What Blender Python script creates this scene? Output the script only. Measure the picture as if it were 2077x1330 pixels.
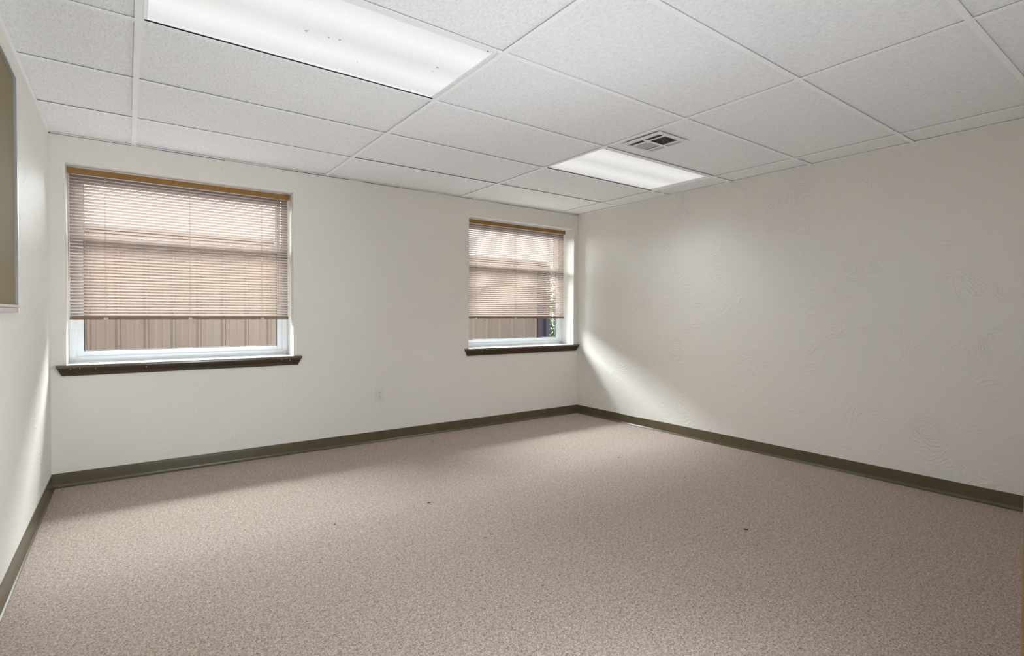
import bpy, bmesh, math, random
from mathutils import Matrix, Vector
random.seed(7)
PI = math.pi
for o in list(bpy.data.objects): bpy.data.objects.remove(o)
SC = bpy.context.scene
COL = SC.collection

# ------------------------------------------------------------------ measures (metres)
D, H = 4.2204, 2.1463            # window wall, ceiling height
XL, XR = -0.3731, 3.9475         # left and right walls
YF = 0.06                        # room face of the door wall
FT = 0.6096
GX = [0.0402 + i * 2 * FT for i in range(4)]      # runners of the ceiling grid
GY = [D - 0.5903 - k * FT for k in range(6)]      # cross tees
WZ0, WZ1 = 0.745, 1.985          # window opening
WIN = [(-0.300, 1.017), (2.566, 3.888)]
YW = D + 0.19                    # inner face of the window frames
YB = D + 0.10                    # blind plane

# ------------------------------------------------------------------ camera
cam = bpy.data.cameras.new('camera'); co = bpy.data.objects.new('camera', cam); COL.objects.link(co)
F, CX, CY, YAW, PITCH, ROLL, CH = 1069.7784, 7.4417, -10.8445, 0.6351, -0.0159, -0.0044, 1.0694
def cam_to_world(u, y, v):
    c, s = math.cos(ROLL), math.sin(ROLL); u, v = u * c + v * s, -u * s + v * c
    c, s = math.cos(PITCH), math.sin(PITCH); y, z = y * c - v * s, y * s + v * c
    c, s = math.cos(YAW), math.sin(YAW)
    return Vector((u * c + y * s, -u * s + y * c, z))
r_, f_, u_ = cam_to_world(1, 0, 0), cam_to_world(0, 1, 0), cam_to_world(0, 0, 1)
M = Matrix((r_, u_, -f_)).transposed().to_4x4(); M.translation = (0, 0, CH)
co.matrix_world = M
cam.sensor_width = 36; cam.sensor_fit = 'HORIZONTAL'; cam.lens = 36 * F / 2077
cam.shift_x = -CX / 2077; cam.shift_y = CY / 2077; cam.clip_start = 0.02
SC.camera = co

# ------------------------------------------------------------------ world, sun, lamps, exposure
SC.view_settings.view_transform = 'Standard'; SC.view_settings.look = 'None'
SC.view_settings.gamma = 1; SC.view_settings.use_curve_mapping = False
SC.view_settings.exposure = 0.17
SC.cycles.max_bounces = 16; SC.cycles.diffuse_bounces = 10; SC.cycles.transparent_max_bounces = 12
w = bpy.data.worlds.new('overcast_sky'); SC.world = w; w.use_nodes = True
bg = w.node_tree.nodes['Background']; bg.inputs[0].default_value = (0.90, 0.95, 1.0, 1); bg.inputs[1].default_value = 1.9

def lamp(name, kind, loc, power, color=(1, 1, 1), size=None, direction=None, spread=None, angle=None):
    l = bpy.data.lights.new(name, kind); l.energy = power; l.color = color
    if size: l.shape = 'RECTANGLE'; l.size, l.size_y = size
    if spread: l.spread = math.radians(spread)
    if angle: l.angle = math.radians(angle)
    o = bpy.data.objects.new(name, l); COL.objects.link(o); o.location = loc
    if direction: o.rotation_euler = Vector(direction).to_track_quat('-Z', 'Y').to_euler()
    return o
SUN_EL = 31      # sun behind bright thin cloud, beyond the metal building: a very wide soft source
lamp('hazy_sun', 'SUN', (2, 12, 9), 74.0, (.90, .965, 1), direction=(0.0, -math.cos(math.radians(SUN_EL)), -math.sin(math.radians(SUN_EL))), angle=72)
TROF = [(0.067, 1.235, 1.843, 2.390), (2.506, 3.650, 2.453, 2.997)]
# two added fill lamps, not sources of the room: one low beside the door aimed up at the ceiling, one by the right wall aimed at the left wall
lamp('ceiling_fill', 'AREA', (0.78, 0.30, 0.22), 31, (.82, .92, 1), size=(.5, .3), direction=(.15, .92, .42))
lamp('left_wall_fill', 'AREA', (3.0, 0.30, 1.25), 6.0, (.84, .93, 1), size=(.3, .5), direction=(-3.4, 3.1, 0.0), spread=60)

# ------------------------------------------------------------------ mesh helpers
def link(name, me, mat, parent=None, loc=None, rot=None, kind=None, label=None):
    o = bpy.data.objects.new(name, me); COL.objects.link(o)
    if mat is not None and not me.materials: me.materials.append(mat)
    if parent: o.parent = parent
    if loc: o.location = loc
    if rot: o.rotation_euler = rot
    if kind: o['kind'] = kind
    if label: o['label'] = label
    return o
def mesh(name, vf, bevel=0, smooth=False):
    me = bpy.data.meshes.new(name); me.from_pydata(vf[0], [], vf[1])
    bm = bmesh.new(); bm.from_mesh(me)
    bmesh.ops.recalc_face_normals(bm, faces=bm.faces)
    if bevel:
        bmesh.ops.bevel(bm, geom=list(bm.edges), offset=bevel, segments=2, profile=0.6, affect='EDGES')
    bm.to_mesh(me); bm.free()
    if smooth:
        for p in me.polygons: p.use_smooth = True
    me.update(); return me
def boxes(*bs):
    V, Fc = [], []
    for x0, x1, y0, y1, z0, z1 in bs:
        n = len(V)
        V += [(x0, y0, z0), (x1, y0, z0), (x1, y1, z0), (x0, y1, z0), (x0, y0, z1), (x1, y0, z1), (x1, y1, z1), (x0, y1, z1)]
        Fc += [tuple(n + i for i in q) for q in ((0, 3, 2, 1), (4, 5, 6, 7), (0, 1, 5, 4), (1, 2, 6, 5), (2, 3, 7, 6), (3, 0, 4, 7))]
    return V, Fc
def box(name, b, mat, parent=None, bevel=0, **k):
    return link(name, mesh(name, boxes(b), bevel), mat, parent, **k)
def prism(profile, axis, a, b, inset=None):
    """profile: closed list of 2-D points; extruded along axis ('x' or 'y') from a to b"""
    V = []; n = len(profile)
    for k, t in enumerate((a, b)):
        for p, q in profile:
            tt = t + (inset(p, q) * (1 if k == 0 else -1) if inset else 0)
            V.append((tt, p, q) if axis == 'x' else (p, tt, q))
    Fc = [(i, (i + 1) % n, (i + 1) % n + n, i + n) for i in range(n)] + [tuple(range(n)), tuple(range(n, 2 * n))]
    return V, Fc
def tube(pts, r, seg=6):
    V, Fc = [], []
    for i, p in enumerate(pts):
        p = Vector(p); a = Vector(pts[max(i - 1, 0)]); b = Vector(pts[min(i + 1, len(pts) - 1)])
        t = (b - a).normalized(); s = t.cross(Vector((0.31, 0.9, 0.2))).normalized(); q = t.cross(s)
        for k in range(seg):
            th = 2 * PI * k / seg; V.append(tuple(p + (s * math.cos(th) + q * math.sin(th)) * r))
    for i in range(len(pts) - 1):
        for k in range(seg):
            Fc.append((i * seg + k, i * seg + (k + 1) % seg, (i + 1) * seg + (k + 1) % seg, (i + 1) * seg + k))
    Fc += [tuple(range(seg)), tuple(range((len(pts) - 1) * seg, len(pts) * seg))]
    return V, Fc
def cyl(c, axis, r, l, seg=12):
    c = Vector(c); a = Vector(axis).normalized() * l / 2
    return tube([tuple(c - a), tuple(c + a)], r, seg)
def merge(*vfs):
    V, Fc = [], []
    for v, f in vfs:
        n = len(V); V += v; Fc += [tuple(n + i for i in q) for q in f]
    return V, Fc
def thing(name, label, cat, loc, group=None):
    o = bpy.data.objects.new(name, None); COL.objects.link(o); o.location = loc
    o.empty_display_size = 0.1
    o['label'] = label; o['category'] = cat
    if group: o['group'] = group
    return o
def offs(vf, p):            # express geometry relative to a parent's origin
    return [(v[0] - p[0], v[1] - p[1], v[2] - p[2]) for v in vf[0]], vf[1]
def copy_tree(o, parent=None):
    c = o.copy(); COL.objects.link(c); c.parent = parent
    for ch in list(o.children): copy_tree(ch, c)
    return c

# ------------------------------------------------------------------ materials
class NT:
    def __init__(s, name):
        s.m = bpy.data.materials.new(name); s.m.use_nodes = True; s.t = s.m.node_tree; s.n = s.t.nodes
        s.b = s.n['Principled BSDF']; s.out = s.n['Material Output']
        s.tc = s.n.new('ShaderNodeTexCoord')
    def node(s, t, ins={}, **props):
        n = s.n.new(t)
        for k, v in props.items(): setattr(n, k, v)
        for k, v in ins.items(): s.set(n, k, v)
        return n
    def set(s, n, k, v):
        if isinstance(v, bpy.types.NodeSocket): s.t.links.new(v, n.inputs[k])
        else: n.inputs[k].default_value = v
    def P(s, **k):
        for a, v in k.items():
            s.set(s.b, {'color': 'Base Color', 'rough': 'Roughness', 'metal': 'Metallic', 'normal': 'Normal', 'spec': 'Specular IOR Level',
                        'emit': 'Emission Color', 'estr': 'Emission Strength', 'sheen': 'Sheen Weight', 'coat': 'Coat Weight'}[a], v)
    def pos(s, scale=(1, 1, 1)):
        g = s.node('ShaderNodeNewGeometry')
        return s.node('ShaderNodeMapping', {'Vector': g.outputs['Position'], 'Scale': scale}).outputs[0]
    def noise(s, vec, scale, detail=4, rough=.55, dist=0):
        return s.node('ShaderNodeTexNoise', {'Vector': vec, 'Scale': scale, 'Detail': detail, 'Roughness': rough, 'Distortion': dist}).outputs[0]
    def ramp(s, fac, stops):
        r = s.node('ShaderNodeValToRGB', {'Fac': fac}); e = r.color_ramp.elements
        while len(e) < len(stops): e.new(0.5)
        for i, (p, c) in enumerate(stops): e[i].position = p; e[i].color = (*c, 1) if len(c) == 3 else c
        return r.outputs[0]
    def math(s, op, a, b=0.0, c=None, clamp=False):
        n = s.node('ShaderNodeMath', {0: a, 1: b}, operation=op, use_clamp=clamp)
        if c is not None: s.set(n, 2, c)
        return n.outputs[0]
    def mix(s, fac, a, b):
        n = s.node('ShaderNodeMix', data_type='RGBA'); s.set(n, 0, fac); s.set(n, 6, a); s.set(n, 7, b); return n.outputs[2]
    def bump(s, h, strength, dist, normal=None):
        ins = {'Height': h, 'Strength': strength, 'Distance': dist}
        if normal is not None: ins['Normal'] = normal
        return s.node('ShaderNodeBump', ins).outputs[0]
def c4(r, g, b): return (r, g, b, 1)
def srgb(r, g, b):
    f = lambda c: c / 12.92 if c <= .04045 else ((c + .055) / 1.055) ** 2.4
    return (f(r / 255), f(g / 255), f(b / 255))
def plain(name, col, rough=.5, metal=0, vary=.06, scale=30, bump=0.0, spec=.5):
    m = NT(name); p = m.pos(); n = m.noise(p, scale, 3)
    lo = tuple(c * (1 - vary) for c in col); hi = tuple(min(1, c * (1 + vary)) for c in col)
    m.P(color=m.ramp(n, [(.3, lo), (.7, hi)]), rough=rough, metal=metal, spec=spec)
    if bump: m.P(normal=m.bump(m.noise(p, scale * 8, 3), bump, .002))
    return m.m

def wall_paint(name, col, amp=1.0):
    """smooth matt paint over hand-trowelled plaster: arcs left by the trowel, here and there"""
    m = NT(name); p = m.pos()
    warp = m.node('ShaderNodeTexNoise', {'Vector': p, 'Scale': 2.3, 'Detail': 2}).outputs['Color']
    pw = m.node('ShaderNodeVectorMath', {0: p, 1: warp}, operation='ADD').outputs[0]
    arcs = None
    for sc, off, rs in ((3.1, (0, 0, 0), 16), (2.2, (3.7, 1.9, 5.1), 13)):
        q = m.node('ShaderNodeVectorMath', {0: p, 1: off}, operation='ADD').outputs[0]
        jit = m.node('ShaderNodeTexNoise', {'Vector': q, 'Scale': 5.5, 'Detail': 3}).outputs['Color']
        q2 = m.node('ShaderNodeVectorMath', {0: jit, 1: (.20, .20, .20)}, operation='MULTIPLY').outputs[0]
        q3 = m.node('ShaderNodeVectorMath', {0: q, 1: q2}, operation='ADD').outputs[0]
        vor = m.node('ShaderNodeTexVoronoi', {'Vector': q3, 'Scale': sc, 'Randomness': 1.0})
        rings = m.math('SINE', m.math('MULTIPLY', vor.outputs['Distance'], rs * 6.0))
        rings = m.math('POWER', m.math('MULTIPLY_ADD', rings, .5, .5), 5.0)
        mask = m.ramp(m.noise(q, 3.4, 3, .6, .6), [(.52, (0, 0, 0)), (.70, (1, 1, 1))])
        a = m.math('MULTIPLY', rings, mask)
        arcs = a if arcs is None else m.math('ADD', arcs, a)
    fine = m.noise(p, 130, 3)
    soft = m.noise(pw, 6, 3)
    b1 = m.bump(fine, .10 * amp, .002)
    b2 = m.bump(soft, .35 * amp, .006, b1)
    b3 = m.bump(arcs, .62 * amp, .004, b2)
    n = m.noise(p, 1.7, 4)
    m.P(color=m.ramp(n, [(.3, tuple(c * .975 for c in col)), (.7, col)]), rough=.62, normal=b3, spec=.3)
    return m.m

M_WALL = wall_paint('cream_wall_paint', (0.71, 0.68, 0.625))
M_WALLB = wall_paint('cream_wall_paint_window_side', (0.71, 0.68, 0.625), .55)

def carpet():
    m = NT('brown_loop_carpet'); p = m.pos()
    warp = m.node('ShaderNodeTexNoise', {'Vector': p, 'Scale': 60, 'Detail': 2}).outputs['Color']
    w2 = m.node('ShaderNodeVectorMath', {0: warp, 1: (.012, .012, .012)}, operation='MULTIPLY').outputs[0]
    q = m.node('ShaderNodeVectorMath', {0: p, 1: w2}, operation='ADD').outputs[0]
    n1 = m.noise(q, 190, 3, .65)
    n2 = m.noise(p, 70, 2, .5)
    n3 = m.noise(p, 2.2, 3, .5)
    f = m.math('ADD', m.math('MULTIPLY', n1, .80), m.math('MULTIPLY', n2, .20))
    c = m.ramp(f, [(.34, (.10, .062, .042)), (.43, (.29, .210, .168)), (.53, (.44, .350, .295)), (.64, (.64, .54, .47))])
    c = m.mix(m.math('MULTIPLY', n3, .16), c, (.46, .385, .335, 1))
    m.P(color=c, rough=.95, spec=.1, sheen=.15, normal=m.bump(f, .55, .006))
    return m.m
M_CARPET = carpet()

def tile_mat():
    m = NT('ceiling_tile_fissured'); p = m.pos((1, .32, 1)); q = m.pos()
    n1 = m.noise(p, 150, 4, .7, .8); n2 = m.noise(q, 420, 2)
    f = m.math('ADD', m.math('MULTIPLY', n1, .7), m.math('MULTIPLY', n2, .3))
    m.P(color=m.ramp(f, [(.36, (.72, .72, .725)), (.50, (.85, .85, .853)), (.62, (.92, .92, .925))]), rough=.9, spec=.15,
        normal=m.bump(f, .35, .003))
    return m.m
M_TILE = tile_mat()
M_GRID = plain('white_grid_enamel', (.90, .90, .905), .45, vary=.01)
M_PLENUM_SHADE = plain('dark_plenum_and_shade', (.03, .03, .03), .9)  # also colours in the shade at the tee webs and below the wall angle
M_WOODB = plain('brown_painted_trim', (.042, .025, .011), .50, vary=.10, scale=9, bump=.08, spec=.3)
M_STOOL = plain('brown_gloss_sill', (.10, .07, .042), .22, vary=.08, scale=7)
M_SILL_LIT = plain('lit_sill_board', (.60, .63, .64), .22, vary=.02)  # window light on the inner sill, put into a pale base colour
M_BASE = plain('brown_vinyl_cove_base', (.092, .073, .038), .27, vary=.06, scale=5)
M_VINYL = plain('white_window_vinyl', (.77, .78, .795), .35, vary=.01)
M_GASKET = plain('dark_glazing_gasket', (.06, .065, .07), .4)
M_HEAD = plain('tan_enamelled_metal', (.25, .125, .024), .38, vary=.04, scale=8)
M_RAIL = plain('bronze_bottom_rail', (.19, .115, .055), .4, vary=.05)
M_CORD = plain('beige_cord', (.60, .48, .36), .8)
M_CLEAR = plain('clear_plastic_clip', (.55, .52, .42), .25)
M_WAND = plain('amber_plastic_wand', (.42, .28, .12), .25)
M_PLATE = plain('ivory_plastic', (.66, .63, .575), .35, vary=.01)
M_SLOT = plain('dark_slot', (.035, .03, .025), .6)
M_ALU = plain('brushed_aluminium', (.62, .64, .68), .32, metal=.85, vary=.04, scale=60)
M_CAP = plain('white_plastic_cap', (.82, .82, .82), .4)
M_VENT = plain('white_vent_enamel', (.80, .80, .80), .45, vary=.01)
M_VENTIN = plain('grey_duct', (.10, .10, .10), .7)
M_BLADE = plain('vent_blade_enamel', (.50, .50, .50), .5, vary=.01)
M_OAK = plain('honey_door_wood', (.42, .27, .125), .5, vary=.15, scale=14)
M_DARK = plain('dark_debris', (.02, .013, .008), .8)
M_CRUMB = plain('white_plaster_crumb', (.7, .68, .62), .8)
M_CORK = plain('tan_tackboard_fabric', (.20, .160, .092), .85, vary=.08, scale=160, bump=.3)

def slat_mat():
    m = NT('tan_blind_slat'); p = m.pos(); n = m.noise(p, 5, 2)
    col = m.ramp(n, [(.3, (.225, .170, .148)), (.7, (.24, .183, .158))])
    tr = m.node('ShaderNodeBsdfTranslucent', {'Color': (.85, .68, .56, 1)})
    m.P(color=col, rough=.35, spec=.5)
    mx = m.node('ShaderNodeMixShader', {0: .07}); m.t.links.new(m.b.outputs[0], mx.inputs[1]); m.t.links.new(tr.outputs[0], mx.inputs[2])
    m.t.links.new(mx.outputs[0], m.out.inputs[0]); return m.m
M_SLAT = slat_mat()
def glass_mat():
    m = NT('window_glass'); m.n.remove(m.b)
    t = m.node('ShaderNodeBsdfTransparent', {'Color': (.94, .96, .96, 1)})
    g = m.node('ShaderNodeBsdfGlossy', {'Roughness': .02})
    fr = m.node('ShaderNodeFresnel', {'IOR': 1.25})
    mx = m.node('ShaderNodeMixShader', {0: fr.outputs[0]})
    m.t.links.new(t.outputs[0], mx.inputs[1]); m.t.links.new(g.outputs[0], mx.inputs[2]); m.t.links.new(mx.outputs[0], m.out.inputs[0]); return m.m
M_GLASS = glass_mat()
def lens_mat(name, cy, gain):
    """lit prismatic acrylic: two pairs of tubes behind it show as soft brighter bands"""
    m = NT(name); p = m.pos(); sep = m.node('ShaderNodeSeparateXYZ', {0: p})
    y = m.math('SUBTRACT', sep.outputs[1], cy)
    band = None
    for dy in (-.15, .13):
        d = m.math('ABSOLUTE', m.math('SUBTRACT', y, dy))
        g = m.math('SUBTRACT', 1.0, m.math('DIVIDE', d, .13), clamp=True)
        g = m.math('SMOOTH_MIN', g, 1.0, .3)
        band = g if band is None else m.math('ADD', band, g)
    n = m.noise(p, 3.0, 2)
    e = m.math('ADD', m.math('MULTIPLY_ADD', band, .22, .72), m.math('MULTIPLY', n, .10))
    chk = m.node('ShaderNodeTexVoronoi', {'Vector': p, 'Scale': 160.0}, feature='F1').outputs['Distance']
    e = m.math('MULTIPLY', e, m.math('MULTIPLY_ADD', chk, .05, gain))
    m.P(color=c4(.30, .30, .30), rough=.35, emit=c4(1, 1, 1), estr=e, normal=m.bump(chk, .3, .002)); return m.m

# ------------------------------------------------------------------ the shell of the room
floor = box('floor', (XL - .2, XR + .2, -1.8, D + .02, -.12, 0), M_CARPET, kind='structure')
def wall_plane_y(name, y0, y1, xs, zs, holes, mat):
    """a slab between y0 and y1 cut into cells xs by zs, the cells in holes left open, with reveals"""
    V, idx, Fc = [], {}, []
    def v(x, y, z):
        k = (round(x, 5), round(y, 5), round(z, 5))
        if k not in idx: idx[k] = len(V); V.append((x, y, z))
        return idx[k]
    n, m_ = len(xs) - 1, len(zs) - 1
    solid = lambda i, j: 0 <= i < n and 0 <= j < m_ and (i, j) not in holes
    for i in range(n):
        for j in range(m_):
            if not solid(i, j): continue
            a, b, c, d = xs[i], xs[i + 1], zs[j], zs[j + 1]
            for y in (y0, y1): Fc.append((v(a, y, c), v(b, y, c), v(b, y, d), v(a, y, d)))
            if not solid(i - 1, j): Fc.append((v(a, y0, c), v(a, y1, c), v(a, y1, d), v(a, y0, d)))
            if not solid(i + 1, j): Fc.append((v(b, y0, c), v(b, y1, c), v(b, y1, d), v(b, y0, d)))
            if not solid(i, j - 1): Fc.append((v(a, y0, c), v(b, y0, c), v(b, y1, c), v(a, y1, c)))
            if not solid(i, j + 1): Fc.append((v(a, y0, d), v(b, y0, d), v(b, y1, d), v(a, y1, d)))
    return link(name, mesh(name, (V, Fc)), mat, kind='structure')
wb = wall_plane_y('wall_back', D, D + .27, [XL - .25, WIN[0][0], WIN[0][1], WIN[1][0], WIN[1][1], XR + .25], [-.12, WZ0 - .004, WZ1, H + .40],
             {(1, 1), (3, 1)}, M_WALLB)
wb.data.materials.append(plain('lit_recess_head', (.88, .87, .84), .5, vary=.01))
for p in wb.data.polygons:            # bounced light on the two recess heads, put in as a whiter colour
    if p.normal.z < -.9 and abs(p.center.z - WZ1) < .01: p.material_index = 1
box('wall_left', (XL - .2, XL, YF - .14, D + .01, -.1, H + .3), M_WALL, kind='structure')
box('wall_right', (XR, XR + .2, YF - .14, D + .01, -.1, H + .3), M_WALL, kind='structure')
DX0, DX1, DZ = -0.305, 0.470, 2.06
wall_plane_y('wall_front', YF - .12, YF, [XL - .1, DX0, DX1, XR + .1], [-.1, 0, DZ, H + .3], {(1, 1)}, M_WALL)
box('wall_hall_left', (-1.0, -.9, -1.8, YF - .12, -.1, H + .3), M_WALL, kind='structure')
box('wall_hall_right', (1.5, 1.6, -1.8, YF - .12, -.1, H + .3), M_WALL, kind='structure')
box('wall_hall_end', (-1.0, 1.6, -1.9, -1.8, -.1, H + .3), M_WALL, kind='structure')

# ceiling: dark void above, grid and lay-in tiles
ceil = box('ceiling', (XL - .9, XR + .25, -1.9, D + .2, H + .14, H + .26), M_PLENUM_SHADE, kind='structure')
hall_c = box('hall_ceiling', (-1.0, 1.6, -1.8, YF - .06, H, H + .05), M_TILE, ceil)
cols = [XL] + GX + [XR]; rows = [D] + GY + [YF]
LIGHT_CELLS = {(1, 3): 0, (3, 2): 1}; VENT_CELL = (3, 3)
TG = .0062                        # slot between tile face and tee flange
for i in range(5):
    for j in range(7):
        if (i, j) in LIGHT_CELLS: continue
        x0, x1, y1, y0 = cols[i] + .004, cols[i + 1] - .004, rows[j] - .004, rows[j + 1] + .004
        bx = (x0, x1, y0, y1, 0, .016)
        if (i, j) == VENT_CELL:   # hole cut for the register
            vf = boxes((x0, 2.53, y0, y1, 0, .016), (2.79, x1, y0, y1, 0, .016), (2.53, 2.79, y0, 2.02, 0, .016), (2.53, 2.79, 2.28, y1, 0, .016))
        else: vf = boxes(bx)
        t = link('ceiling_tile', mesh('ceiling_tile', vf), M_TILE, ceil, loc=(0, 0, H + TG + random.uniform(0, .0012)))
        t.rotation_euler = (random.uniform(-1, 1) * .0003, random.uniform(-1, 1) * .0003, 0)
hw, th = .012, .0014
for x in GX:
    link('main_runner', mesh('main_runner', boxes((x - hw, x + hw, YF, D, H, H + th))), M_GRID, ceil)
    link('runner_web', mesh('runner_web', boxes((x - .0015, x + .0015, YF, D, H + th, H + .035))), M_GRID, ceil)
for k, y in enumerate(GY):
    for i in range(5):
        a = cols[i] + (hw if i else 0); b = cols[i + 1] - (hw if i < 4 else 0)
        link('cross_tee', mesh('cross_tee', boxes((a, b, y - hw, y + hw, H, H + th))), M_GRID, ceil)
        link('tee_web', mesh('tee_web', boxes((a, b, y - .002, y + .002, H + th, H + .03))), M_PLENUM_SHADE, ceil)  # web coloured dark to put the shade of the slot in
# wall angle all round
link('trim_1', mesh('wall_angle', boxes((XL, XR, D - .018, D, H - .0008, H + th), (XL, XR, D - .0012, D, H, H + .02))), M_GRID, kind='structure')
link('trim_2', mesh('wall_angle', boxes((XR - .018, XR, YF, D, H - .0008, H + th), (XR - .0012, XR, YF, D, H, H + .02))), M_GRID, kind='structure')
link('trim_3', mesh('wall_angle', boxes((XL, XL + .010, YF, D, H - .0008, H + th), (XL, XL + .0012, YF, D, H, H + .02))), M_GRID, kind='structure')

shade_strips = []  # dark strips added as the shadow line below the wall angle
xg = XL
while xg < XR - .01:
    w_ = random.uniform(.10, .35); h_ = random.choice([.0012, .002, .003, .0036]); shade_strips.append((xg, min(xg + w_, XR), D - .0012, D - .0002, H - .001 - h_, H - .0008)); xg += w_
link('trim_shade', mesh('wall_angle_shade', boxes(*shade_strips)), M_PLENUM_SHADE, kind='structure')
# cove base: thin vinyl with a curved toe, joints between lengths
BH = .0879
def cove(out=1):
    return [(0, 0), (.016, 0), (.0165, .002), (.0155, .0035), (.010, .0065), (.0062, .012), (.0045, .020), (.0040, .07), (.0034, BH - .002), (.0020, BH), (0, BH)]
def base_run(name, axis, wallpos, sgn, a, b, joints):
    root = None; edges = [a] + joints + [b]
    for k in range(len(edges) - 1):
        p, q = edges[k] + (.0002 if k else 0), edges[k + 1] - (.0002 if k < len(edges) - 2 else 0)
        prof = [(wallpos + sgn * u, z) for u, z in cove()]
        vf = prism(prof, 'x' if axis == 'x' else 'y', p, q)
        if root is None: root = link(name, mesh(name, vf), M_BASE, kind='structure')
        else: link('base_length', mesh('base_length', vf), M_BASE, root)
base_run('baseboard_back', 'x', D, -1, XL, XR, [0.16, 1.38, 2.60])
base_run('baseboard_right', 'y', XR, -1, YF, D, [0.86, 2.08, 3.30])
base_run('baseboard_left', 'y', XL, 1, YF, D, [1.55, 2.77, 3.98])
base_run('baseboard_front', 'x', YF, 1, DX1 + .06, XR, [1.75, 2.97])

# ------------------------------------------------------------------ door frame beside the camera
door = link('door_1', mesh('door_jamb', boxes((.450, .470, -.060, .0752, 0, DZ - .02))), M_OAK, kind='structure')
box('door_jamb', (-.305, -.285, -.060, .0752, 0, DZ - .02), M_OAK, door)
box('door_head', (-.305, .470, -.060, .0752, DZ - .02, DZ), M_OAK, door)
box('door_casing', (.4705, .527, YF, .0752, 0, DZ + .05), M_OAK, door, bevel=.002)
box('door_casing', (-.362, -.3055, YF, .0752, 0, DZ + .05), M_OAK, door, bevel=.002)
box('door_casing', (-.305, .470, YF, .0752, DZ + .0005, DZ + .05), M_OAK, door, bevel=.002)
box('door_stop', (.438, .450, -.045, -.010, 0, DZ - .02), M_OAK, door)

# ------------------------------------------------------------------ windows
def frame_mesh(x0, x1, z0, z1, w_, y0, y1, wb=None):
    wb = wb or w_
    return boxes((x0, x0 + w_, y0, y1, z0, z1), (x1 - w_, x1, y0, y1, z0, z1),
                 (x0 + w_, x1 - w_, y0, y1, z0, z0 + wb), (x0 + w_, x1 - w_, y0, y1, z1 - w_, z1))
ZM = 1.555
for n, (x0, x1) in enumerate(WIN):
    a, b, z0, z1 = x0 + .001, x1 - .001, WZ0 + .003, WZ1 - .001
    win = link('window_%d' % (n + 1), mesh('window_frame', frame_mesh(a, b, z0, z1, .033, YW, YW + .075), .0012), M_VINYL, kind='structure')
    # inner bead of the frame
    link('window_frame', mesh('frame_bead', frame_mesh(a + .033, b - .033, z0 + .033, z1 - .033, .005, YW + .006, YW + .03), .001), M_VINYL, win)
    # lower sash inside, upper sash outside
    for k, (s0, s1, yy) in enumerate(((z0 + .0335, ZM + .018, YW + .014), (ZM - .018, z1 - .0335, YW + .044))):
        sash = link('sash', mesh('sash', frame_mesh(a + .038, b - .038, s0, s1, .034, yy, yy + .026), .0012), M_VINYL, win)
        link('gasket', mesh('gasket', frame_mesh(a + .0725, b - .0725, s0 + .0345, s1 - .0345, .005, yy + .008, yy + .020)), M_GASKET, sash)
        V = [(a + .075, yy + .014, s0 + .036), (b - .075, yy + .014, s0 + .036), (b - .075, yy + .014, s1 - .036), (a + .075, yy + .014, s1 - .036)]
        link('pane', mesh('pane', (V, [(0, 1, 2, 3)])), M_GLASS, sash)
    # stool and apron of the sill
    xa, xb = (-.347, 1.072) if n == 0 else (2.521, 3.9465)
    zt = WZ0
    nose = [(D + .0, zt), (D - .030, zt), (D - .034, zt - .004), (D - .034, zt - .013), (D - .030, zt - .017), (D - .0005, zt - .017), (D - .0005, zt - .003)]
    stool = link('window_sill', mesh('window_sill', merge(prism(nose, 'x', xa, xb), boxes((x0 + .0005, x1 - .0005, D, D + .012, zt - .003, zt)))), M_STOOL, win)
    box('sill_board', (x0 + .0005, x1 - .0005, D + .0122, YW + .02, zt - .003, zt + .0002), M_SILL_LIT, stool, label='sill board inside the recess, window light put into its pale colour')
    cut = .022
    ap = [(D - .0005, zt - .0175), (D - .024, zt - .0175), (D - .021, zt - .030), (D - .014, zt - .048), (D - .012, zt - .066), (D - .0005, zt - .066)]
    link('apron', mesh('apron', prism(ap, 'x', xa + .004, xb - .004, inset=lambda p, q: cut * (zt - .0175 - q) / .0485)), M_WOODB, stool)
    nails = [(-.28, .722), (-.262, .728), (-.235, .724), (-.16, .721), (.93, .722), (.985, .718), (.1, .716)] if n == 0 else [(2.70, .716), (3.6, .718)]
    for (nx, nz) in nails:
        link('nail_hole', mesh('nail_hole', cyl((nx, D - .0225, nz), (0, 1, 0), .0022, .003, 8)), M_CRUMB, stool)

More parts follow.
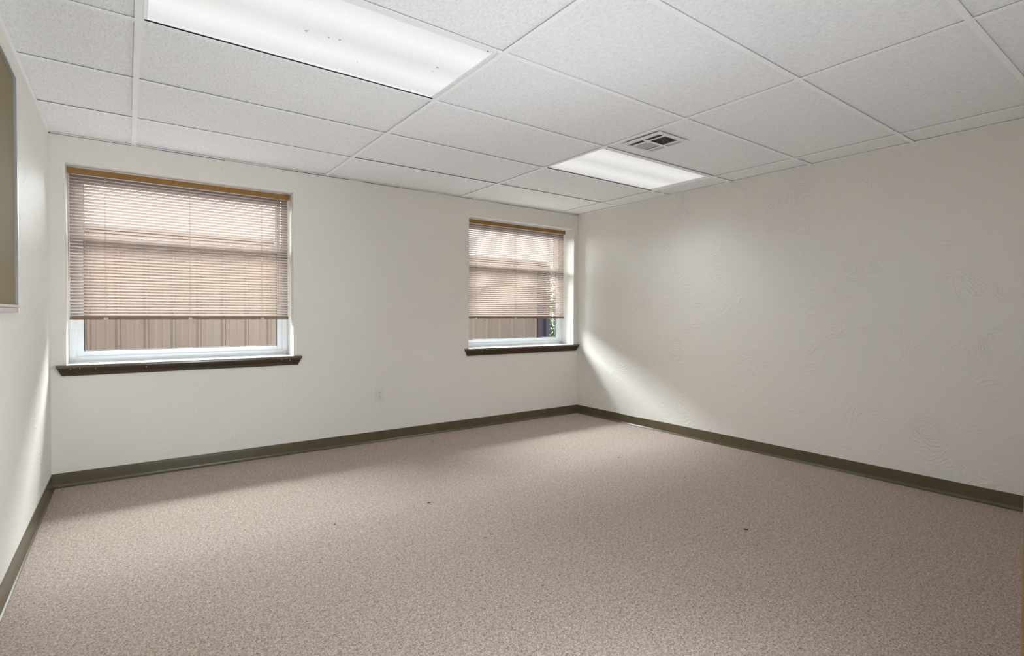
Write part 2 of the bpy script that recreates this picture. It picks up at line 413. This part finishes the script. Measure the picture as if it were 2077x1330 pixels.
# ------------------------------------------------------------------ blinds
TILT, PITCHZ, SW, CROWN = math.radians(-29), .0197, .0255, .0022
def slat_vf(L):
    V, Fc = [], []; K = 5
    for s in (0, L):
        for k in range(K + 1):
            t = (k / K - .5); u = t * SW; h = CROWN * (1 - 4 * t * t)
            # inner edge (towards the room) high, outer edge low, crown up
            V.append((s, u * math.cos(TILT) - h * math.sin(TILT), u * math.sin(TILT) + h * math.cos(TILT)))
    for k in range(K): Fc.append((k, k + 1, K + 2 + k, K + 1 + k))
    return V, Fc
def make_blind(x0, x1, label, cordx, wandx, wandz, liftx, liftz):
    zt, zb = WZ1 - .010, 1.026
    r = thing('window_blind', label, 'blind', ((x0 + x1) / 2, YB, zt), group='mini blinds in the two windows')
    P = r.location
    L = x1 - x0
    hr = box('headrail', (-L / 2 + .012, L / 2 - .012, -.014, .014, -.034, 0), M_HEAD, r, bevel=.0015)
    for s in (-1, 1):
        c = s * (L / 2 - .008)
        box('end_cap', (c - .011, c + .011, -.0165, .0165, -.037, .001), M_HEAD, hr, bevel=.002)
    sm = None; z = zt - .040 - .010; first = None; k = 0; zs = []
    while z > zb + .026: zs.append(z); z -= PITCHZ
    me = mesh('slat', slat_vf(L - .012), smooth=True)
    for z in zs:
        link('slat', me, M_SLAT, r, loc=(-L / 2 + .006 + random.uniform(-.0012, .0012), random.uniform(-.0004, .0004), z - P.z),
             rot=(random.uniform(-.035, .035), random.uniform(-.0003, .0003), 0))
    # slats gathered on the bottom rail
    link('bottom_rail', mesh('bottom_rail', prism([(-.012, .000), (.012, .000), (.0135, .004), (.012, .013), (-.012, .013), (-.0135, .004)], 'x', -L / 2 + .004, L / 2 - .004), .0008), M_RAIL, r, loc=(0, 0, zb - P.z))
    link('stacked_slats', mesh('stacked_slats', prism([(-.0125, .0135), (.0125, .0135), (.0125, .019), (0, .0215), (-.0125, .019)], 'x', -L / 2 + .006, L / 2 - .006)), M_SLAT, r, loc=(0, 0, zb - P.z))
    for cx in cordx:
        X = cx - P.x
        for dy in (-.0138, .0138):
            link('ladder_cord', mesh('ladder_cord', tube([(X, dy, -.034), (X, dy, zb - P.z + .010)], .0007, 5)), M_CORD, r)
        # rungs of the ladder under every slat
        rungs = merge(*[tube([(X, -.0138, z - P.z - .008), (X, .0138, z - P.z + .006)], .0005, 4) for z in zs])
        link('ladder_rung', mesh('ladder_rung', rungs), M_CORD, r)
        link('rail_clip', mesh('rail_clip', boxes((X - .011, X + .011, -.0155, -.0125, zb - P.z - .001, zb - P.z + .012)), .001), M_CLEAR, r)
        link('cord_knot', mesh('cord_knot', cyl((X, -.0165, zb - P.z + .008), (1, 0, .3), .0028, .012, 8), smooth=False), M_CLEAR, r)
    if wandx is not None:
        X = wandx - P.x
        w_ = link('tilt_wand', mesh('tilt_wand', tube([(X, -.019, -.040), (X + .002, -.021, wandz - P.z)], .0017, 6)), M_WAND, r)
        link('wand_hook', mesh('wand_hook', tube([(X - .012, -.0145, -.030), (X - .003, -.019, -.033), (X, -.019, -.044)], .0016, 6)), M_GASKET, w_)
    if liftx is not None:
        X = liftx - P.x
        c_ = link('lift_cord', mesh('lift_cord', tube([(X, -.017, -.036), (X + .001, -.018, liftz - P.z)], .0009, 5)), M_WAND, r)
        link('tassel', mesh('tassel', tube([(X + .001, -.018, liftz - P.z), (X + .001, -.018, liftz - P.z - .020)], .003, 8)), M_WAND, c_)
        link('cord_hook', mesh('cord_hook', tube([(X, -.0145, -.034), (X + .004, -.018, -.042), (X - .002, -.018, -.050)], .0012, 5)), M_WAND, c_)
    return r
make_blind(-.2925, 1.005, 'tan slatted mini blind in the left window, with a tilt wand and cord hanging down', [-.109, .356, .817], .923, 1.13, -.215, 1.455)
make_blind(2.575, 3.835, 'tan slatted mini blind in the right window, beside the room corner', [2.703, 3.174, 3.616], 3.745, 1.32, None, None)

# ------------------------------------------------------------------ ceiling lights
for n, (x0, x1, y0, y1) in enumerate(TROF):
    (i, j) = [k for k, v_ in LIGHT_CELLS.items() if v_ == n][0]
    cx0, cx1, cy1, cy0 = cols[i] + hw + .001, cols[i + 1] - hw - .001, rows[j] - hw - .001, rows[j + 1] + hw + .001
    P = ((cx0 + cx1) / 2, (cy0 + cy1) / 2, H)
    lab = ['large fluorescent ceiling panel at the top of the picture, nearest the camera', 'smaller looking fluorescent ceiling panel beyond the air vent, near the far corner'][n]
    r = thing('ceiling_light', lab, 'ceiling light', P, group='recessed ceiling lights')
    z0, z1 = H + .0065, H + .0115
    fr = boxes((cx0, x0, cy0, cy1, z0, z1), (x1, cx1, cy0, cy1, z0, z1), (x0, x1, cy0, y0, z0, z1), (x0, x1, y1 + .004, cy1, z0, z1), (cx0 - .0005, cx0 + .004, cy0, cy1, H + .0012, z0), (cx1 - .004, cx1 + .0005, cy0, cy1, H + .0012, z0))
    link('door_frame', mesh('door_frame', offs(fr, P)), M_GRID, r)
    hs = boxes((cx0 + .004, cx1 - .004, cy0 + .004, cy1 - .004, H + .075, H + .08), (cx0 + .002, cx0 + .004, cy0, cy1, z1, H + .08), (cx1 - .004, cx1 - .002, cy0, cy1, z1, H + .08),
               (cx0, cx1, cy0 + .002, cy0 + .004, z1, H + .08), (cx0, cx1, cy1 - .004, cy1 - .002, z1, H + .08))
    link('housing', mesh('housing', offs(hs, P)), M_GRID, r)
    ln = link('lens', mesh('lens', offs(boxes((x0 - .006, x1 + .006, y0 - .006, y1 + .002, z1 + .0004, z1 + .0036)), P)), lens_mat('prismatic_lens_%d' % n, (y0 + y1) / 2, (.60, .58)[n]), r)
    for q in range(4):
        link('latch', mesh('latch', offs(cyl((x0 + .03 + (x1 - x0 - .06) * (q % 2), y0 - .006 if q < 2 else y1 + .008, z0 - .0005), (0, 0, 1), .004, .002, 8), P)), M_VENTIN, r)
    if n == 0:
        for q in range(7):
            a, b = random.uniform(x0 + .45, x1 - .12), random.uniform(y0 + .15, y1 - .12)
            link('dust_spot', mesh('dust_spot', offs(cyl((a, b, z1), (0, 0, 1), random.uniform(.002, .006), .0009, 7), P)), M_BLADE, ln)
    lamp('troffer_lamp', 'AREA', ((x0 + x1) / 2, (y0 + y1) / 2, H - .004), (4.0, 5.5)[n], (.90, .96, 1), size=(x1 - x0 - .02, y1 - y0 - .02), direction=(0, 0, -1), spread=(100, 115)[n])

# ------------------------------------------------------------------ air vent
VX0, VX1, VY0, VY1 = 2.514, 2.803, 2.002, 2.296
P = ((VX0 + VX1) / 2, (VY0 + VY1) / 2, H)
vent = thing('ceiling_vent', 'square white air vent with six louvred openings in a ceiling tile', 'vent', P)
vx = [VX0, 2.557, 2.592, 2.610, 2.736, 2.752, 2.788, VX1]; vy = [VY0, 2.036, 2.149, 2.170, 2.283, VY1]
bs = []
for i in range(7):
    for j in range(5):
        if i in (1, 3, 5) and j in (1, 3): continue
        bs.append((vx[i], vx[i + 1], vy[j], vy[j + 1], H - .004, H - .0022))
link('faceplate', mesh('faceplate', offs(boxes(*bs), P)), M_VENT, vent)
link('duct_box', mesh('duct_box', offs(boxes((2.55, 2.79, 2.03, 2.29, H + .060, H + .064), (2.546, 2.55, 2.03, 2.29, H + .005, H + .064), (2.79, 2.794, 2.03, 2.29, H + .005, H + .064),
                                             (2.55, 2.79, 2.026, 2.03, H + .005, H + .064), (2.55, 2.79, 2.286, 2.29, H + .005, H + .064)), P)), M_VENTIN, vent)
def blade(x0, x1, y0, y1, axis, tilt, n_):
    for k in range(n_):
        t = (k + .5) / n_
        hw_ = .0075; c, s = math.cos(tilt) * hw_, math.sin(tilt) * hw_
        if axis == 'x':
            y = y0 + (y1 - y0) * t; V = [(x0, y - c, H + .0045 - s), (x1, y - c, H + .0045 - s), (x1, y + c, H + .0045 + s), (x0, y + c, H + .0045 + s)]
        else:
            x = x0 + (x1 - x0) * t; V = [(x - c, y0, H + .0045 - s), (x - c, y1, H + .0045 - s), (x + c, y1, H + .0045 + s), (x + c, y0, H + .0045 + s)]
        V += [(a, b, z + .0008) for a, b, z in V]
        Fc = [(0, 1, 2, 3), (4, 5, 6, 7), (0, 1, 5, 4), (1, 2, 6, 5), (2, 3, 7, 6), (3, 0, 4, 7)]
        link('louvre_blade', mesh('louvre_blade', offs((V, Fc), P)), M_BLADE, vent)
blade(vx[3], vx[4], vy[1], vy[2], 'x', math.radians(35), 8)     # near half: blades open towards the camera
blade(vx[3], vx[4], vy[3], vy[4], 'x', math.radians(-40), 8)
for j in (1, 3):
    blade(vx[1], vx[2], vy[j], vy[j + 1], 'y', math.radians(35), 3)
    blade(vx[5], vx[6], vy[j], vy[j + 1], 'y', math.radians(-38), 3)
for sx, sy in ((2.568, 2.020), (2.772, 2.018), (2.776, 2.290), (2.568, 2.290), (2.700, 2.262)):
    link('screw', mesh('screw', offs(cyl((sx, sy, H - .0045), (0, 0, 1), .0024, .002, 8), P)), M_GASKET, vent)
link('damper_lever', mesh('damper_lever', offs(merge(tube([(2.601, 2.160, H - .004), (2.601, 2.160, H - .018)], .0028, 6), tube([(2.601, 2.160, H - .002), (2.590, 2.150, H + .012)], .003, 6)), P)), M_VENT, vent)

# ------------------------------------------------------------------ wall outlet
OX, OZ = 1.698, .387; P = (OX, D, OZ)
out = thing('wall_outlet', 'cream duplex power outlet on the wall between the two windows', 'outlet', P)
link('cover_plate', mesh('cover_plate', boxes((-.035, .035, -.0055, -.0002, -.057, .057)), .0022), M_PLATE, out)
for s in (-1, 1):
    zc = s * .0195
    rc = link('receptacle', mesh('receptacle', boxes((-.0165, .0165, -.0075, -.0050, zc - .0135, zc + .0135)), .0011), M_PLATE, out)
    for dx, w_, h_ in ((-.0062, .0016, .0075), (.0062, .0016, .0062)):
        link('slot', mesh('slot', boxes((dx - w_, dx + w_, -.0078, -.0070, zc + .001, zc + .001 + h_))), M_SLOT, rc)
    link('ground_hole', mesh('ground_hole', cyl((0, -.0074, zc - .0068), (0, 1, 0), .0026, .0009, 8)), M_SLOT, rc)
link('screw', mesh('screw', cyl((0, -.0058, 0), (0, 1, 0), .0028, .001, 8)), M_PLATE, out)

# ------------------------------------------------------------------ tackboard on the left wall
BY0, BY1, BZ0, BZ1 = 1.70, 2.932, 1.085, 2.020
P = (XL, (BY0 + BY1) / 2, BZ0)
bd = thing('tack_board', 'tan tackboard in an aluminium frame with a tray, at the left edge of the picture', 'board', P)
link('panel', mesh('panel', offs(boxes((XL + .001, XL + .010, BY0 + .012, BY1 - .012, BZ0 + .012, BZ1 - .012)), P)), M_CORK, bd)
link('frame', mesh('frame', offs(boxes((XL + .0005, XL + .020, BY1 - .013, BY1, BZ0, BZ1), (XL + .0005, XL + .020, BY0, BY0 + .013, BZ0, BZ1),
                                       (XL + .0005, XL + .020, BY0 + .013, BY1 - .013, BZ1 - .013, BZ1), (XL + .0005, XL + .020, BY0 + .013, BY1 - .013, BZ0, BZ0 + .013)), P), .001), M_ALU, bd)
tr = link('tray', mesh('tray', offs(boxes((XL + .0005, XL + .020, BY0, BY1 - .006, BZ0 - .019, BZ0 - .001), (XL + .018, XL + .020, BY0, BY1 - .006, BZ0 - .001, BZ0 + .003)), P), .0008), M_ALU, bd)
link('tray_end_cap', mesh('tray_end_cap', offs(boxes((XL + .0005, XL + .0215, BY1 - .006, BY1, BZ0 - .020, BZ0 - .0005)), P), .001), M_CAP, tr, label='white plastic end cap')

# ------------------------------------------------------------------ bits on the carpet
def bit(name, x, y, ang, l, wd, label, mat, grp=None, seg=5, curl=.25):
    pts = []
    for k in range(seg + 1):
        t = k / seg - .5; pts.append((t * l, curl * l * (t * t - .25) + random.uniform(-.1, .1) * wd, wd * .8 + .0006 * random.random()))
    V, Fc = tube(pts, wd, 6)
    V = [(a, b, max(c, .0002)) for a, b, c in V]
    o = link(name, mesh(name, (V, Fc)), mat, loc=(x, y, 0), rot=(0, 0, ang))
    o['label'] = label; o['category'] = 'debris'
    if grp: o['group'] = grp
bit('dead_leaf_scrap', 2.480, 1.421, -1.0, .019, .0032, 'black speck of debris alone on the right half of the carpet', M_DARK)
bit('carpet_thread', 1.374, 2.100, -.55, .017, .0012, 'dark thread on the carpet centre, nearer of a close pair', M_DARK, 'dark threads on the carpet')
bit('carpet_thread', 1.420, 2.118, -.55, .017, .0012, 'dark thread on the carpet centre, farther of a close pair', M_DARK, 'dark threads on the carpet')
bit('carpet_thread', 1.368, 2.676, -.3, .018, .0016, 'short dark thread on the bright middle of the carpet', M_DARK, 'dark threads on the carpet')
bit('carpet_thread', 0.841, 2.677, 0, .008, .0022, 'tiny dark dot on the carpet in front of the left window', M_DARK, 'dark threads on the carpet')
bit('carpet_thread', 2.954, 2.118, .4, .018, .0014, 'faint dark thread on the carpet toward the right wall', M_DARK, 'dark threads on the carpet')
bit('carpet_thread', 2.956, 2.703, -.4, .018, .0014, 'faint dark thread on the carpet below the right window', M_DARK, 'dark threads on the carpet')
crumbs = [(-.335, 4.178, 'white plaster crumb against the cove base, closest to the left corner'), (-.300, 4.150, 'white plaster crumb on the carpet a little out from the left corner'),
          (-.150, 4.187, 'white plaster crumb by the cove base under the left window'), (1.065, 4.183, 'white plaster crumb by the cove base below the right end of the left sill')]
for x, y, lab in crumbs:
    bm = bmesh.new(); bmesh.ops.create_icosphere(bm, subdivisions=1, radius=.0042)
    for v in bm.verts: v.co = Vector((v.co.x * random.uniform(.6, 1.2), v.co.y * random.uniform(.6, 1.2), max(v.co.z * .7, -.0022) + .0022))
    me = bpy.data.meshes.new('plaster_crumb'); bm.to_mesh(me); bm.free()
    o = link('plaster_crumb', me, M_CRUMB, loc=(x, y, 0)); o['label'] = lab; o['category'] = 'debris'; o['group'] = 'plaster crumbs along the window wall'

# ------------------------------------------------------------------ outside
def ground_mat():
    m = NT('grass_and_gravel'); p = m.pos(); n = m.noise(p, 24, 5)
    m.P(color=m.ramp(n, [(.35, (.04, .06, .02)), (.55, (.09, .10, .05)), (.7, (.14, .13, .10))]), rough=.95); return m.m
box('ground', (-14, 22, D + .30, 26, -.50, -.30), ground_mat(), kind='structure')
box('roof_eave', (XL - 1.0, XR + 1.6, D + .20, 5.50, 2.40, 2.52), plain('white_soffit', (.7, .7, .68), .6), kind='structure')
def siding_mat():
    m = NT('tan_metal_siding'); p = m.pos((3.2, 1, .12)); n = m.noise(p, 2.2, 4, .6)
    m.P(color=m.ramp(n, [(.3, (.155, .100, .078)), (.5, (.157, .112, .089)), (.7, (.158, .123, .100))]), rough=.42, spec=.4); return m.m
M_SIDE = siding_mat()
M_ROOF = plain('grey_metal_roof', (.20, .18, .17), .5)
M_PURP = plain('plum_corner_trim', (.022, .015, .028), .45, vary=.1)
YN, ZN = 6.5, 1.86
nb = thing('metal_building', 'tan ribbed metal building outside, seen under and through both blinds', 'building', (1.0, YN, -.30))
PN = (1.0, YN, -.30)
RS = .2286; nx1 = 5.20
k = 0; x = nx1
while x > -5.0:
    xa = x - 4 * RS
    pr = []
    for q in range(4):
        o_ = x - q * RS
        pr += [(o_, YN - .015), (o_ - .018, YN - .015), (o_ - .040, YN), (o_ - .085, YN), (o_ - .094, YN - .0022), (o_ - .106, YN - .0022), (o_ - .116, YN), (o_ - .158, YN), (o_ - .168, YN - .0022), (o_ - .180, YN - .0022), (o_ - .190, YN), (o_ - RS + .010, YN)] + ([(o_ - RS, YN - .016)] if q == 3 else [])
    V = [(a, b, -.28) for a, b in pr] + [(a, b, ZN) for a, b in pr] ; n_ = len(pr)
    Fc = [(i, i + 1, n_ + i + 1, n_ + i) for i in range(n_ - 1)]
    link('siding_panel', mesh('siding_panel', offs((V, Fc), PN)), M_SIDE, nb)
    for q in range(0, 4, 2):
        link('screw', mesh('screw', offs(cyl((x - q * RS - .06, YN - .003, .975), (0, 1, 0), .007, .008, 8), PN)), M_GASKET, nb)
    x = xa
link('wall_core', mesh('wall_core', offs(boxes((-5.2, 5.19, YN + .02, YN + 4.0, -.30, ZN)), PN)), M_SIDE, nb)
link('roof', mesh('roof', offs(prism([(YN - .10, ZN), (YN + 4.1, ZN + .02), (YN + 4.1, ZN + .10), (YN + 2.0, ZN + .20), (YN - .10, ZN + .05)], 'x', -5.3, 5.35), PN)), M_ROOF, nb)
link('corner_trim', mesh('corner_trim', offs(boxes((nx1, 5.31, YN - .03, YN + .06, -.30, ZN), (5.318, 5.335, YN - .012, YN + .03, -.30, ZN)), PN)), M_PURP, nb)
link('downspout', mesh('downspout', offs(boxes((5.345, 5.43, YN - .06, YN + .02, -.30, ZN)), PN), .006), M_PURP, nb)

def shrub(x, y, h, r, label, n=3200):
    t = thing('shrub', label, 'shrub', (x, y, -.30), group='shrubs past the metal building')
    V, Fc = [], []
    for k in range(n):
        th, ph, rr = random.uniform(0, 2 * PI), math.acos(random.uniform(-1, 1)), random.random() ** .4
        c = Vector((math.cos(th) * math.sin(ph) * r * rr, math.sin(th) * math.sin(ph) * r * rr, h * .55 + math.cos(ph) * h * .5 * rr))
        a = Vector((random.uniform(-1, 1), random.uniform(-1, 1), random.uniform(-.6, 1))).normalized() * .05
        b = a.cross(Vector((random.uniform(-1, 1), random.uniform(-1, 1), random.uniform(-1, 1)))).normalized() * .022
        i = len(V); V += [tuple(c - a), tuple(c + b), tuple(c + a), tuple(c - b)]; Fc.append((i, i + 1, i + 2, i + 3))
    me = bpy.data.meshes.new('foliage'); me.from_pydata(V, [], Fc)
    link('foliage', me, M_LEAF, t, kind='stuff')
    link('stem', mesh('stem', tube([(0, 0, 0), (.02, .01, h * .3), (-.02, 0, h * .7)], .025, 6)), M_WOODB, t)
M_LEAF = plain('green_leaves', (.04, .09, .015), .5, vary=.5, scale=6)
shrub(6.9, 7.9, 1.9, .85, 'green leafy shrub outside, just past the end of the metal building')
shrub(9.9, 10.4, 2.8, 1.4, 'taller green shrub outside, farther behind the end of the metal building')
